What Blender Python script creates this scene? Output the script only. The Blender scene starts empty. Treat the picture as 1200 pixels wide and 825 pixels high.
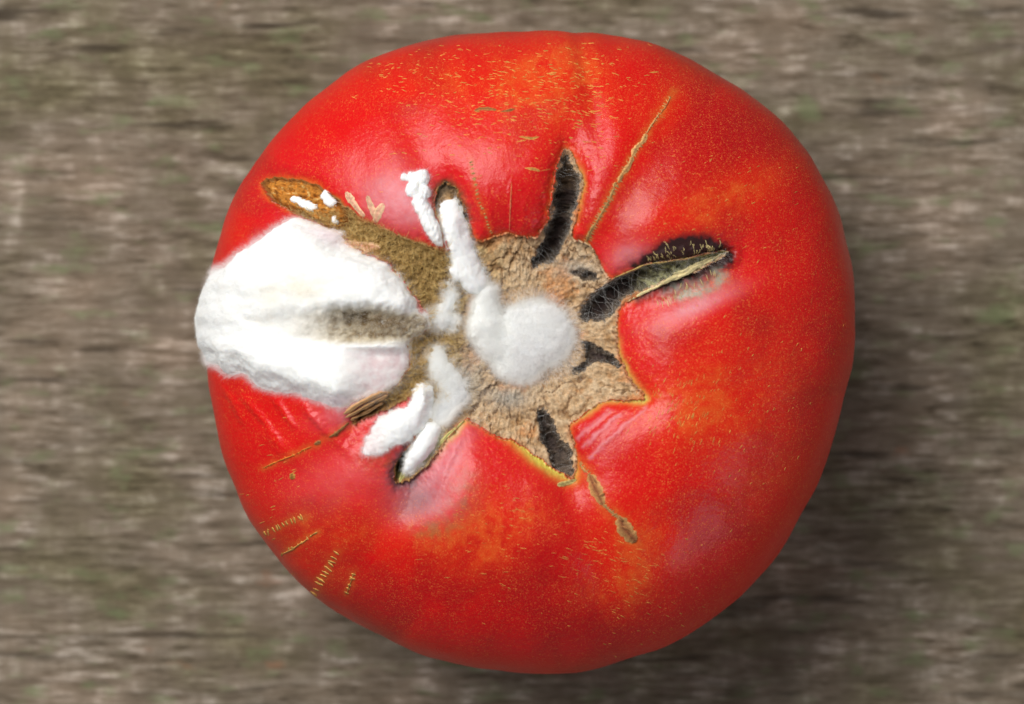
import bpy, math
import numpy as np

# ------------------------------------------------------------------ camera, light, exposure
ZE = 34.0                      # height of the tomato's widest ring above the board (mm)
DIST = 620.0                   # lens to that ring (mm)
MMPX = 0.1330                  # mm per photograph pixel at that ring
ZC = ZE + DIST
FPX = DIST / MMPX
MM = 0.001
scene = bpy.context.scene
cam = bpy.data.cameras.new("camera")
cam_o = bpy.data.objects.new("camera", cam)
scene.collection.objects.link(cam_o)
cam_o.location = (0, 0, ZC * MM)
cam.sensor_width = 36.0
cam.lens = FPX * 36.0 / 1200.0
cam.clip_start = 0.01
cam.clip_end = 10.0
cam.dof.use_dof = True
cam.dof.focus_distance = (ZC - 50.0) * MM
cam.dof.aperture_fstop = cam.lens / 11.0
scene.camera = cam_o

world = bpy.data.worlds.new("World")
scene.world = world
world.use_nodes = True
bg = world.node_tree.nodes["Background"]
bg.inputs[0].default_value = (0.95, 0.98, 1.0, 1)
bg.inputs[1].default_value = 0.215

def area(name, loc, target, size, power, col):
    l = bpy.data.lights.new(name, 'AREA')
    l.shape = 'RECTANGLE'; l.size, l.size_y = size
    l.energy = power; l.color = col
    o = bpy.data.objects.new(name, l)
    scene.collection.objects.link(o)
    o.location = loc
    from mathutils import Vector
    o.rotation_euler = (Vector(target) - Vector(loc)).to_track_quat('-Z', 'Y').to_euler()
    return o
area("window_light", (-0.30, 0.34, 0.66), (0, 0, 0.03), (0.50, 0.42), 7.8, (1.0, 0.985, 0.96))
area("dim_window_light", (0.52, -0.46, 0.36), (0, 0, 0.03), (0.26, 0.24), 0.6, (0.82, 0.88, 1.0))
scene.cycles.max_bounces = 16
scene.cycles.diffuse_bounces = 10
scene.cycles.transmission_bounces = 12
scene.view_settings.view_transform = 'Standard'
scene.view_settings.look = 'None'
scene.view_settings.exposure = 0.0
scene.view_settings.gamma = 1.0
scene.view_settings.use_curve_mapping = False

rng = np.random.default_rng(7)

# ------------------------------------------------------------------ numeric helpers
def lin(r, g, b):
    c = np.array([r, g, b], float) / 255.0
    return np.where(c <= 0.04045, c / 12.92, ((c + 0.055) / 1.055) ** 2.4)

def hash2(ix, iy, seed):
    h = (ix.astype(np.int64) * 374761393 + iy.astype(np.int64) * 668265263 + seed * 974711) & 0xFFFFFFFF
    h = ((h ^ (h >> 13)) * 1274126177) & 0xFFFFFFFF
    h = h ^ (h >> 16)
    return h

def gnoise(x, y, seed=0):
    ix = np.floor(x); iy = np.floor(y)
    fx = x - ix; fy = y - iy
    ux = fx * fx * fx * (fx * (fx * 6 - 15) + 10); uy = fy * fy * fy * (fy * (fy * 6 - 15) + 10)
    def g(dx, dy):
        a = hash2(ix + dx, iy + dy, seed) * (2 * math.pi / 4294967296.0)
        return np.cos(a) * (fx - dx) + np.sin(a) * (fy - dy)
    a = g(0, 0); b = g(1, 0); c = g(0, 1); d = g(1, 1)
    return 1.5 * ((a * (1 - ux) + b * ux) * (1 - uy) + (c * (1 - ux) + d * ux) * uy)

def fbm(x, y, scale, seed=0, octaves=4, gain=0.5):
    """scale = feature size in the units of x and y; result about -1..1"""
    v = 0; a = 1.0; n = 0; f = 1.0 / scale
    for o in range(octaves):
        v = v + a * gnoise(x * f + 17.3 * o, y * f - 9.1 * o, seed + o * 31)
        n += a; a *= gain; f *= 2.03
    return v / n * 1.5

def sstep(a, b, x):
    t = np.clip((x - a) / (b - a), 0, 1)
    return t * t * (3 - 2 * t)

def mix(a, b, t):
    return a + (b - a) * t[..., None]

def smooth_poly(pts, closed=True, sub=4):
    p = np.array(pts, float); n = len(p); out = []
    rngk = range(n) if closed else range(n - 1)
    for i in rngk:
        if closed:
            a, b, c, d = p[i - 1], p[i], p[(i + 1) % n], p[(i + 2) % n]
        else:
            a, b, c, d = p[max(i - 1, 0)], p[i], p[i + 1], p[min(i + 2, n - 1)]
        for k in range(sub):
            t = k / sub
            out.append(0.5 * ((2 * b) + (c - a) * t + (2 * a - 5 * b + 4 * c - d) * t * t + (3 * b - a - 3 * c + d) * t ** 3))
    if not closed: out.append(p[-1])
    return np.array(out)

def sdf_poly(x, y, pts, margin=40):
    """signed distance in px, positive inside; -margin far outside"""
    P = np.asarray(pts, float)
    r = np.full(x.shape, -float(margin))
    m = (x > P[:, 0].min() - margin) & (x < P[:, 0].max() + margin) & (y > P[:, 1].min() - margin) & (y < P[:, 1].max() + margin)
    xs = x[m]; ys = y[m]
    d2 = np.full(xs.shape, 1e9); ins = np.zeros(xs.shape, bool)
    for i in range(len(P)):
        ax, ay = P[i - 1]; bx, by = P[i]
        ex, ey = bx - ax, by - ay
        L = ex * ex + ey * ey + 1e-12
        t = np.clip(((xs - ax) * ex + (ys - ay) * ey) / L, 0, 1)
        d2 = np.minimum(d2, (xs - ax - t * ex) ** 2 + (ys - ay - t * ey) ** 2)
        c = ((ay > ys) != (by > ys)) & (xs < (bx - ax) * (ys - ay) / (by - ay + 1e-12) + ax)
        ins ^= c
    d = np.sqrt(d2)
    r[m] = np.maximum(np.where(ins, d, -d), -margin)
    return r

def dist_line(x, y, pts, margin=60):
    """distance to an open polyline and the parameter 0..1 along it"""
    P = np.asarray(pts, float)
    seg = np.hypot(*(P[1:] - P[:-1]).T); cum = np.concatenate([[0], np.cumsum(seg)])
    dd = np.full(x.shape, float(margin)); tt = np.zeros(x.shape)
    m = (x > P[:, 0].min() - margin) & (x < P[:, 0].max() + margin) & (y > P[:, 1].min() - margin) & (y < P[:, 1].max() + margin)
    xs = x[m]; ys = y[m]; d = np.full(xs.shape, float(margin)); tp = np.zeros(xs.shape)
    for i in range(len(P) - 1):
        ax, ay = P[i]; ex, ey = P[i + 1] - P[i]
        t = np.clip(((xs - ax) * ex + (ys - ay) * ey) / (ex * ex + ey * ey + 1e-12), 0, 1)
        q = np.hypot(xs - ax - t * ex, ys - ay - t * ey)
        k = q < d
        d = np.where(k, q, d); tp = np.where(k, (cum[i] + t * seg[i]) / cum[-1], tp)
    dd[m] = d; tt[m] = tp
    return dd, tt

def make_mesh(name, V, F, mat, parent=None, cols=None, attrs=None, matidx=None, smooth=True):
    """V in mm, F int array (n,3) or (n,4) or list of such arrays"""
    Fs = F if isinstance(F, list) else [F]
    Fs = [np.asarray(f, np.int32) for f in Fs if len(f)]
    me = bpy.data.meshes.new(name)
    me.vertices.add(len(V)); me.vertices.foreach_set("co", (np.asarray(V, np.float32) * MM).ravel())
    nl = sum(f.size for f in Fs); nf = sum(len(f) for f in Fs)
    me.loops.add(nl); me.polygons.add(nf)
    me.loops.foreach_set("vertex_index", np.concatenate([f.ravel() for f in Fs]))
    tot = np.concatenate([np.full(len(f), f.shape[1], np.int32) for f in Fs])
    me.polygons.foreach_set("loop_start", np.concatenate([[0], np.cumsum(tot)[:-1]]).astype(np.int32))
    if smooth: me.polygons.foreach_set("use_smooth", np.ones(nf, bool))
    mats = mat if isinstance(mat, list) else [mat]
    for m in mats: me.materials.append(m)
    if matidx is not None: me.polygons.foreach_set("material_index", np.asarray(matidx, np.int32))
    me.update(calc_edges=True)
    if cols is not None:
        a = me.attributes.new("col", 'FLOAT_COLOR', 'POINT')
        a.data.foreach_set("color", np.concatenate([np.clip(cols, 0, 1), np.ones((len(cols), 1))], 1).astype(np.float32).ravel())
    for k, v in (attrs or {}).items():
        a = me.attributes.new(k, 'FLOAT', 'POINT')
        a.data.foreach_set("value", np.asarray(v, np.float32))
    o = bpy.data.objects.new(name, me)
    scene.collection.objects.link(o)
    if parent is not None: o.parent = parent
    return o

# ------------------------------------------------------------------ materials
class NT:
    def __init__(s, name):
        s.m = bpy.data.materials.new(name); s.m.use_nodes = True
        s.t = s.m.node_tree; s.b = s.t.nodes["Principled BSDF"]
        s.out = [n for n in s.t.nodes if n.type == 'OUTPUT_MATERIAL'][0]
    def n(s, kind, **kw):
        nd = s.t.nodes.new(kind)
        for k, v in kw.items(): setattr(nd, k, v)
        return nd
    def l(s, a, b): s.t.links.new(a, b)
    def attr(s, name): return s.n('ShaderNodeAttribute', attribute_name=name)
    def noise(s, vec, scale, detail=4, rough=0.55):
        nd = s.n('ShaderNodeTexNoise'); nd.inputs['Scale'].default_value = scale
        nd.inputs['Detail'].default_value = detail; nd.inputs['Roughness'].default_value = rough
        s.l(vec, nd.inputs['Vector']); return nd
    def ramp(s, fac, stops):
        nd = s.n('ShaderNodeValToRGB'); e = nd.color_ramp.elements
        while len(e) < len(stops): e.new(0.5)
        for i, (p, c) in enumerate(stops):
            e[i].position = p; e[i].color = (*c, 1) if len(c) == 3 else c
        s.l(fac, nd.inputs[0]); return nd
    def mixc(s, fac, a, b, blend='MIX'):
        nd = s.n('ShaderNodeMix', data_type='RGBA', blend_type=blend)
        for sock, v in ((nd.inputs[0], fac), (nd.inputs[6], a), (nd.inputs[7], b)):
            if isinstance(v, (int, float)): sock.default_value = v
            elif isinstance(v, (tuple, list, np.ndarray)): sock.default_value = (*[float(q) for q in v[:3]], 1)
            else: s.l(v, sock)
        return nd.outputs[2]
    def math(s, op, a, b=0.0):
        nd = s.n('ShaderNodeMath', operation=op)
        for sock, v in ((nd.inputs[0], a), (nd.inputs[1], b)):
            if isinstance(v, (int, float)): sock.default_value = v
            else: s.l(v, sock)
        return nd.outputs[0]
    def bump(s, h, strength, dist):
        nd = s.n('ShaderNodeBump'); nd.inputs['Strength'].default_value = strength
        nd.inputs['Distance'].default_value = dist; s.l(h, nd.inputs['Height'])
        s.l(nd.outputs[0], s.b.inputs['Normal']); return nd

def objco(t): return t.n('ShaderNodeTexCoord').outputs['Object']

def mat_skin():
    t = NT("tomato_skin"); co = objco(t)
    vo = t.n('ShaderNodeTexVoronoi'); vo.inputs['Scale'].default_value = 3100; t.l(co, vo.inputs['Vector'])
    dots = t.ramp(vo.outputs['Distance'], [(0.08, (1, 1, 1)), (0.46, (0, 0, 0))])
    vary = t.noise(co, 1500, 2); vr = t.ramp(vary.outputs[0], [(0.36, (0, 0, 0)), (0.66, (1, 1, 1))])
    v2 = t.n('ShaderNodeTexVoronoi'); v2.inputs['Scale'].default_value = 4600; t.l(co, v2.inputs['Vector'])
    d2 = t.ramp(v2.outputs['Distance'], [(0.10, (0.30, 0.30, 0.30)), (0.45, (0, 0, 0))])
    dsum = t.math('MAXIMUM', t.math('MULTIPLY', dots.outputs[0], vr.outputs[0]), d2.outputs[0])
    f = t.math('MULTIPLY', dsum, t.attr("fine").outputs['Fac'])
    c = t.mixc(f, t.attr("col").outputs['Color'], lin(226, 120, 54))
    t.l(c, t.b.inputs['Base Color'])
    t.l(t.attr("rough").outputs['Fac'], t.b.inputs['Roughness'])
    t.b.inputs['Subsurface Weight'].default_value = 0.18
    t.b.inputs['Subsurface Radius'].default_value = (1.0, 0.22, 0.12)
    t.b.inputs['Subsurface Scale'].default_value = 0.0016
    t.b.inputs['IOR'].default_value = 1.35
    nb = t.noise(co, 1900, 3)
    h = t.math('ADD', nb.outputs[0], t.math('MULTIPLY', dots.outputs[0], 0.35))
    t.bump(h, 0.42, 0.0001)
    return t.m

def mat_attr(name, rough, nscale, bstr, bdist, spec=0.3, sss=0.0, vary=0.25):
    t = NT(name); co = objco(t)
    nz = t.noise(co, nscale, 6, 0.65)
    v = t.ramp(nz.outputs[0], [(0.25, (1 - vary * 1.4,) * 3), (0.75, (1 + vary,) * 3)])
    t.l(t.mixc(1.0, t.attr("col").outputs['Color'], v.outputs[0], 'MULTIPLY'), t.b.inputs['Base Color'])
    t.b.inputs['Roughness'].default_value = rough
    t.b.inputs['Specular IOR Level'].default_value = spec
    if sss:
        t.b.inputs['Subsurface Weight'].default_value = sss
        t.b.inputs['Subsurface Radius'].default_value = (1, 0.9, 0.8)
        t.b.inputs['Subsurface Scale'].default_value = 0.0008
    t.bump(nz.outputs[0], bstr, bdist)
    return t.m

def mat_fuzz(name, col, trans=0.45):
    t = NT(name)
    d = t.n('ShaderNodeBsdfDiffuse'); d.inputs[0].default_value = (*col, 1)
    tr = t.n('ShaderNodeBsdfTranslucent'); tr.inputs[0].default_value = (*col, 1)
    mx = t.n('ShaderNodeMixShader'); mx.inputs[0].default_value = trans
    t.l(d.outputs[0], mx.inputs[1]); t.l(tr.outputs[0], mx.inputs[2]); t.l(mx.outputs[0], t.out.inputs[0])
    return t.m

def mat_wood():
    t = NT("weathered_wood"); co = objco(t)
    def stretched(sx, sy, off=0.0):
        mp = t.n('ShaderNodeMapping'); mp.inputs['Scale'].default_value = (sx, sy, 1)
        mp.inputs['Location'].default_value = (off, off * 1.7, off)
        t.l(co, mp.inputs['Vector']); return mp.outputs[0]
    def mapr(v, a0, a1, b0, b1):
        nd = t.n('ShaderNodeMapRange'); t.l(v, nd.inputs[0])
        for q, w in zip((1, 2, 3, 4), (a0, a1, b0, b1)): nd.inputs[q].default_value = w
        return nd.outputs[0]
    g = t.noise(stretched(0.15, 1.0), 1000, 5, 0.62)           # fine fibre lines
    g2 = t.noise(stretched(0.42, 1.0, 3.0), 420, 5, 0.6)       # short broken streaks
    vb = t.noise(stretched(1.0, 0.30, 5.0), 230, 4, 0.6)       # weathering across the grain
    b = t.noise(stretched(0.75, 1.0, 7.0), 46, 4, 0.55)        # large worn patches
    colm = mapr(vb.outputs[0], 0.35, 0.65, 0.35, 1.5)
    s = t.math('ADD', t.math('MULTIPLY', t.math('SUBTRACT', g.outputs[0], 0.5), 0.78), t.math('MULTIPLY', t.math('SUBTRACT', g2.outputs[0], 0.5), 0.52))
    s = t.math('MULTIPLY', s, colm)
    s = t.math('ADD', s, t.math('MULTIPLY', t.math('SUBTRACT', vb.outputs[0], 0.5), 0.22))
    s = t.math('ADD', s, t.math('MULTIPLY', t.math('SUBTRACT', b.outputs[0], 0.5), 0.42))
    s = t.math('ADD', s, 0.5)
    c = t.ramp(s, [(0.24, lin(64, 55, 42)), (0.44, lin(104, 92, 77)), (0.58, lin(130, 118, 103)), (0.82, lin(184, 173, 160))])
    tint = t.ramp(b.outputs[0], [(0.34, (0.92, 0.98, 0.80)), (0.50, (1.0, 1.0, 1.0)), (0.66, (1.02, 0.95, 0.91))])
    c2 = t.mixc(1.0, c.outputs[0], tint.outputs[0], 'MULTIPLY')
    gr = t.noise(stretched(0.5, 1.0, 11.0), 260, 3)            # algae
    gm = t.ramp(gr.outputs[0], [(0.56, (0, 0, 0)), (0.72, (0.5, 0.5, 0.5))])
    c3 = t.mixc(gm.outputs[0], c2, lin(112, 124, 86))
    ru = t.noise(stretched(0.6, 1.0, 23.0), 150, 3)            # rusty specks
    rm = t.ramp(ru.outputs[0], [(0.68, (0, 0, 0)), (0.78, (0.5, 0.5, 0.5))])
    c4 = t.mixc(rm.outputs[0], c3, lin(140, 88, 60))
    ck = t.noise(stretched(0.12, 1.0, 31.0), 330, 4, 0.5)      # fine drying checks
    cm = t.ramp(ck.outputs[0], [(0.30, (0.75, 0.75, 0.75)), (0.40, (0, 0, 0))])
    c5 = t.mixc(cm.outputs[0], c4, lin(52, 44, 34))
    t.l(c5, t.b.inputs['Base Color'])
    t.b.inputs['Roughness'].default_value = 0.85
    t.b.inputs['Specular IOR Level'].default_value = 0.215
    t.bump(g.outputs[0], 0.5, 0.0006)
    return t.m

M_SKIN = mat_skin()
M_SCAR = mat_attr("corky_scar", 0.85, 2100, 0.5, 0.0003, 0.25, vary=0.40)
M_CRACK = mat_attr("rotten_crack", 0.6, 1300, 0.8, 0.0006, 0.35, vary=0.6)
M_MOLD = mat_attr("white_mold", 1.0, 3200, 0.12, 0.0002, 0.08, sss=0.8, vary=0.03)
M_FUZZ = mat_fuzz("mold_fibres", (0.97, 0.97, 0.96), 0.5)
M_HAZE = mat_fuzz("grey_mold_fibres", (0.78, 0.76, 0.72), 0.5)
M_OLIVE = mat_fuzz("olive_bristles", tuple(lin(214, 186, 124)), 0.35)
M_CORK = mat_attr("cork_scab", 0.75, 2200, 0.6, 0.0003, 0.3, vary=0.4)
M_WOOD = mat_wood()

# ------------------------------------------------------------------ weathered board
nx, ny = 330, 600
bx = np.linspace(-190, 190, nx); by = np.linspace(-135, 135, ny)
X, Y = np.meshgrid(bx, by)
relief = 0.42 * fbm(X * 0.16, Y, 4.0, 3, 4) + 0.30 * fbm(X * 0.3, Y, 11, 5, 3) + 0.15 * fbm(X, Y * 0.5, 7, 9, 3)
Z = np.minimum(relief, 0.45) - 0.5
V = np.stack([X, Y, Z], -1).reshape(-1, 3)
idx = np.arange(nx * ny).reshape(ny, nx)
Fq = np.stack([idx[:-1, :-1], idx[:-1, 1:], idx[1:, 1:], idx[1:, :-1]], -1).reshape(-1, 4)
ring = np.concatenate([idx[0, :], idx[1:, -1], idx[-1, -2::-1], idx[-2:0:-1, 0]])
nb = len(V); low = V[ring].copy(); low[:, 2] = -26.0
V = np.concatenate([V, low]); k = np.arange(len(ring)); k1 = (k + 1) % len(ring)
side = np.stack([ring[k], nb + k, nb + k1, ring[k1]], -1)
board = make_mesh("wooden_board", V, [Fq, side], M_WOOD)
board["kind"] = "structure"
board["label"] = "weathered grey brown wooden board with fine horizontal grain"

# ------------------------------------------------------------------ tomato: base surface
C0 = np.array([620.0, 412.0])
OUT = np.array([(1000,385),(998,325),(986,262),(966,215),(940,172),(906,136),(862,103),(815,75),(765,54),(715,43),(660,39),(600,38),(540,41),(492,50),(440,69),(395,94),(355,126),(318,166),(290,206),(270,246),(254,296),(246,346),(243,400),(246,450),(255,504),(270,556),(294,607),(325,650),(361,690),(405,722),(455,748),(510,768),(570,781),(630,787),(690,783),(745,769),(800,746),(850,713),(893,671),(925,625),(952,575),(974,520),(990,460),(998,420)], float)
outs = smooth_poly(OUT, True, 6)
oth = np.arctan2(-(outs[:, 1] - C0[1]), outs[:, 0] - C0[0]); orr = np.hypot(*(outs - C0).T)
o_ = np.argsort(oth); oth = oth[o_]; orr = orr[o_]
def Rth(th): return np.interp(th, oth, orr, period=2 * math.pi)

def to_px(P):
    k = FPX / (ZC - P[..., 2])
    return 600.0 + P[..., 0] * k, 412.5 - P[..., 1] * k

CRACK_ANG = {'A': (520, 213), 'B': (662, 172), 'C': (785, 118), 'E': (852, 297), 'R': (668, 560), 'K': (468, 568), 'J': (345, 535), 'N': (303, 212), 'M': (300, 380)}
def base_point(th, phi):
    R = Rth(th)
    sp = np.sin(np.minimum(phi, math.pi)); cp = np.cos(phi)
    s = np.where(phi < math.pi / 2, np.abs(sp) ** 0.86, np.abs(sp) ** 0.62)
    s = np.clip(s, 0, 1)
    top = 31.0 * np.abs(cp) ** 0.80
    z = ZE + np.where(cp > 0, top, -34.6 * np.abs(cp) ** 0.85)
    z = z - np.where(cp > 0, 8.5 * np.exp(-(s / 0.36) ** 2.4), 0)
    z = z + np.where(cp < 0, 5.0 * np.exp(-(s / 0.25) ** 2), 0)
    # shallow ribs between the sutures
    w = sstep(0.12, 0.35, s) * (1 - sstep(0.55, 0.98, s)) * (cp > 0)
    for key, (ax, ay) in CRACK_ANG.items():
        a = math.atan2(-(ay - 392), ax - 615)
        dth = (th - a + math.pi) % (2 * math.pi) - math.pi
        z = z - 1.1 * w * np.exp(-(dth * s * 380 / 26) ** 2)
    x0 = (C0[0] - 600) * MMPX; y0 = -(C0[1] - 412.5) * MMPX
    return np.stack([x0 + s * R * MMPX * np.cos(th), y0 + s * R * MMPX * np.sin(th), z], -1)

n = 800
PHIMAX = math.radians(102)
lin1 = np.linspace(-1, 1, n)
A, B = np.meshgrid(lin1, lin1)
big = np.abs(A) > np.abs(B)
r = np.where(big, np.abs(A), np.abs(B))
with np.errstate(divide='ignore', invalid='ignore'):
    th = np.where(big, np.where(A > 0, 0, math.pi) + (math.pi / 4) * (B / A), np.where(B > 0, math.pi / 2, -math.pi / 2) - (math.pi / 4) * (A / B))
th = np.nan_to_num(th)
phi = PHIMAX * (0.62 * r + 0.38 * r ** 3)
P0 = base_point(th, phi)
PX, PY = to_px(P0)
# unfolded pixel coordinates: beyond the rim they keep running along the surface
PH80 = math.radians(80)
P80 = base_point(th, np.full_like(th, PH80)); x80, y80 = to_px(P80)
over = phi > PH80
QX = np.where(over, x80 + np.cos(th) * (phi - PH80) * 260, PX)
QY = np.where(over, y80 - np.sin(th) * (phi - PH80) * 260, PY)

def grid_normals(P):
    du = np.gradient(P, axis=1); dv = np.gradient(P, axis=0)
    nrm = np.cross(du, dv)
    nrm /= np.linalg.norm(nrm, axis=-1, keepdims=True) + 1e-12
    flip = np.sum(nrm * (P - np.array([2.7, 0, 30.0])), -1) < 0
    nrm[flip] *= -1
    return nrm
N0 = grid_normals(P0)

# ------------------------------------------------------------------ traced outlines (photograph pixels)
wx = QX + 2.2 * fbm(QX, QY, 14, 101, 3) + 1.0 * fbm(QX, QY, 5, 105, 2)
wy = QY + 2.2 * fbm(QX, QY, 14, 111, 3) + 1.0 * fbm(QX, QY, 5, 115, 2)

SCAR = [(558,285),(574,283),(590,277),(606,279),(630,281),(642,262),(650,220),(656,190),(665,170),(677,194),(681,212),(676,245),(669,275),(672,285),(682,287),(691,291),(698,306),(712,327),(730,323),(757,311),(800,305),(852,295),(854,300),(828,315),(790,331),(756,346),(735,356),(722,366),(719,388),(722,412),(732,438),(754,464),(748,469),(716,466),(698,472),(680,486),(664,498),(669,515),(673,540),(670,562),(662,556),(640,539),(615,521),(598,512),(576,506),(560,496),(548,490),(530,508),(512,534),(492,556),(470,571),(463,566),(461,550),(468,535),(490,505),(502,470),(498,455),(486,462),(470,474),(452,482),(430,492),(412,500),(418,488),(440,472),(456,462),(476,438),(484,420),(480,404),(500,390),(505,372),(492,352),(470,326),(448,306),(428,298),(412,288),(396,274),(370,262),(338,246),(312,230),(303,214),(312,207),(338,206),(362,212),(384,226),(402,240),(420,256),(440,264),(462,275),(500,288),(528,294),(523,280),(514,256),(510,235),(514,219),(522,213),(534,224),(541,242),(549,264)]
CRACKS = {
 'A': [(513,222),(521,214),(533,224),(539,240),(546,262),(540,268),(528,262),(518,250),(511,238)],
 'B': [(665,172),(676,196),(679,210),(675,235),(669,262),(664,285),(657,303),(645,316),(626,321),(624,312),(634,295),(643,268),(649,235),(653,208),(658,188)],
 'E': [(676,372),(682,356),(696,342),(714,331),(738,322),(757,312),(780,308),(800,306),(826,302),(852,296),(853,299),(828,313),(790,329),(756,343),(736,352),(718,366),(703,378),(686,379)],
 'E2': [(668,322),(680,318),(692,322),(694,330),(682,330)],
 'Q': [(679,401),(690,402),(706,410),(722,425),(718,430),(702,424),(692,424),(680,434),(668,437),(668,430),(682,419)],
 'R': [(629,479),(641,476),(646,490),(654,506),(664,524),(667,545),(668,557),(655,546),(645,528),(636,506)],
 'K': [(469,569),(462,560),(463,546),(472,530),(488,520),(494,536),(484,556)],
}
HOLLOW = [(345,380),(360,364),(400,357),(440,357),(480,362),(506,368),(510,383),(484,401),(440,402),(400,402),(360,393)]
scar = sdf_poly(wx, wy, smooth_poly(SCAR, True, 3), 60)
cwx = wx + 2.6 * fbm(QX, QY, 9, 151, 3, .6); cwy = wy + 2.6 * fbm(QX, QY, 9, 157, 3, .6)
crk = {k: sdf_poly(cwx, cwy, smooth_poly(v, True, 4), 40) for k, v in CRACKS.items()}
crk['B'] = crk['B'] - 2.2
slitN = sdf_poly(wx, wy, smooth_poly([(303,213),(315,206),(340,206),(364,212),(388,230),(402,246),(404,262),(388,268),(366,258),(338,244),(314,230)], True, 4), 40)

# ------------------------------------------------------------------ displacement (mm)
inside = sstep(-1.5, 2.5, scar)
dsk = np.clip(-scar, 0, 60)
lip = (-0.55 * np.exp(-(dsk / 7.0) ** 1.5) - 0.85 * np.exp(-(dsk / 24.0) ** 1.4)) * (scar < 0) + 0.0 * np.exp(-((dsk - 20) / 14.0) ** 2) * (scar < 0)
ang0 = np.arctan2(QY - 395, QX - 612); rad0 = np.hypot(QX - 612, QY - 395)
fib = fbm(ang0 * 26, rad0 * 0.09, 1.0, 201, 4, 0.6)
rough_n = 0.55 * fbm(QX, QY, 26, 211, 4, 0.55) + 0.45 * fbm(wx, wy, 8, 217, 3, 0.5)
ridge = 1 - np.abs(fbm(wx, wy, 24, 241, 3, 0.5)) * 2.2
crease = sstep(0.72, 0.98, ridge) * sstep(-0.2, 0.3, fbm(QX, QY, 40, 247, 2))
scar_d = -2.0 + 0.55 * rough_n + 0.26 * fib - 0.35 * crease
D = lip * (1 - inside) + scar_d * inside
depth = {'A': -0.7, 'B': 3.4, 'E': 3.0, 'E2': 1.2, 'Q': 1.9, 'R': 2.4, 'K': 3.5}
for kx, f in crk.items():
    wdt = 7.0
    dk = depth[kx] * (1 - 0.72 * sstep(728, 765, QX) if kx == 'E' else 1.0)
    D = D - dk * sstep(-2.0, wdt, f)
cd_ = np.max(np.stack(list(crk.values())), 0)
D = D + sstep(0, 5, cd_) * (0.7 * fbm(QX, QY, 15, 251, 3) + 0.3 * fbm(QX, QY, 5, 255, 2))
armz = inside * (1 - sstep(500, 560, QX)) * (cd_ < 0)
D = D + armz * (0.45 * fbm(wx, wy, 7, 261, 3, .6) + 0.35 * (1 - 2 * np.abs(fbm(QX * .7 + QY * .7, QY - QX, 12, 265, 2))))
D = D + 1.15 * sstep(-2, 7, slitN) + 0.5 * fbm(QX, QY, 8, 221, 4) * sstep(-1, 5, slitN)
# torn edges lift a little round the right-hand split
lipE = np.exp(-((crk['E'] + 9) / 6.0) ** 2) * sstep(745, 790, QX)
D = D + 0.45 * lipE
# wrinkles
def bulge(cx, cy, sx, sy, rot=0):
    c, s_ = math.cos(math.radians(rot)), math.sin(math.radians(rot))
    dx = QX - cx; dy = QY - cy
    return np.exp(-((dx * c + dy * s_) / sx) ** 2 - ((-dx * s_ + dy * c) / sy) ** 2)
skinm = 1 - inside
for (x0, y0, x1, y1, w_, h_) in [(674,514,716,480,2.6,.17),(684,522,724,486,4.2,.20),(690,536,756,478,3.0,.14),(670,503,690,488,2.2,.14),(700,500,738,474,2.4,.12),
                                 (282,460,330,520,5,.34),(318,462,348,505,5,.36),(300,500,350,540,8,.3),(352,470,385,512,5,.36),(370,490,420,545,6,.3),(262,450,290,500,5,.25),(400,520,455,548,6,.25),(545,500,505,585,5,.35),
                                 (598,210,597,276,1.6,.13),(616,230,612,272,3,.12),(570,215,578,275,3,.1)]:
    d_, t_ = dist_line(wx, wy, [(x0, y0), (x1, y1)], 30)
    D = D + h_ * np.exp(-(d_ / w_) ** 2) * np.sin(np.pi * np.clip(t_, 0.02, 0.98)) ** 0.6 * skinm
D = D + skinm * (0.42 * fbm(QX, QY, 120, 231, 2) + 0.05 * fbm(QX, QY, 26, 235, 3) + 0.010 * fbm(QX, QY, 5, 237, 2))
D = D - 0.8 * bulge(420, 150, 60, 14, -50) * 0 - 0.55 * bulge(690, 100, 12, 75, -12) * skinm
D = D - 0.5 * bulge(800, 322, 70, 24, -22) * skinm          # sunken rot round the right split
D = D - 0.8 * bulge(492, 575, 34, 26, -40) * skinm
edgefade = 1 - sstep(math.radians(94), math.radians(101), phi)
D = D * edgefade
P = P0 + N0 * D[..., None]
Ds = (-0.75 * np.exp(-(dsk / 24.0) ** 1.4) * (scar < 0) - 1.9 * sstep(-8, 12, scar) - 0.75 * (scar >= 0) * (1 - sstep(0, 12, scar))) * edgefade               # smooth bed the mould grows on
PM = P0 + N0 * Ds[..., None]

# ------------------------------------------------------------------ colours
n1 = fbm(QX, QY, 150, 301, 3); n2 = fbm(QX, QY, 45, 305, 4); n3 = fbm(QX, QY, 9, 309, 3)
def spot(cx, cy, sx, sy, rot=0): return bulge(cx + 10 * 0, cy, sx, sy, rot)
RED = lin(206, 4, 4); CRIM = lin(164, 0, 9); ORNG = lin(216, 50, 12); AMB = lin(205, 118, 40)
col = np.broadcast_to(RED, QX.shape + (3,)).copy()
col = mix(col, CRIM, 0.75 * sstep(0.0, 0.55, n1 + 0.35 * n2))
crim = spot(600,255,52,42) + 1.1 * spot(640,620,42,70) + 0.8 * spot(690,110,12,70) + 0.7 * spot(830,150,60,40) + spot(700,720,110,34) + spot(900,170,70,40,30) + 0.8 * spot(735,255,26,50) + 0.8 * spot(470,265,40,20) + 0.7 * spot(690,520,50,30)
col = mix(col, CRIM, np.clip(0.8 * crim, 0, 0.85))
near = np.exp(-(dsk / 55.0) ** 2)
col = mix(col, lin(200, 20, 34), 0.5 * near)
col = mix(col, lin(204, 52, 44), np.clip(0.15 * spot(925, 430, 80, 200), 0, .4))  # pale rosy bloom on the right side, with reflected haze painted in
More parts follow.
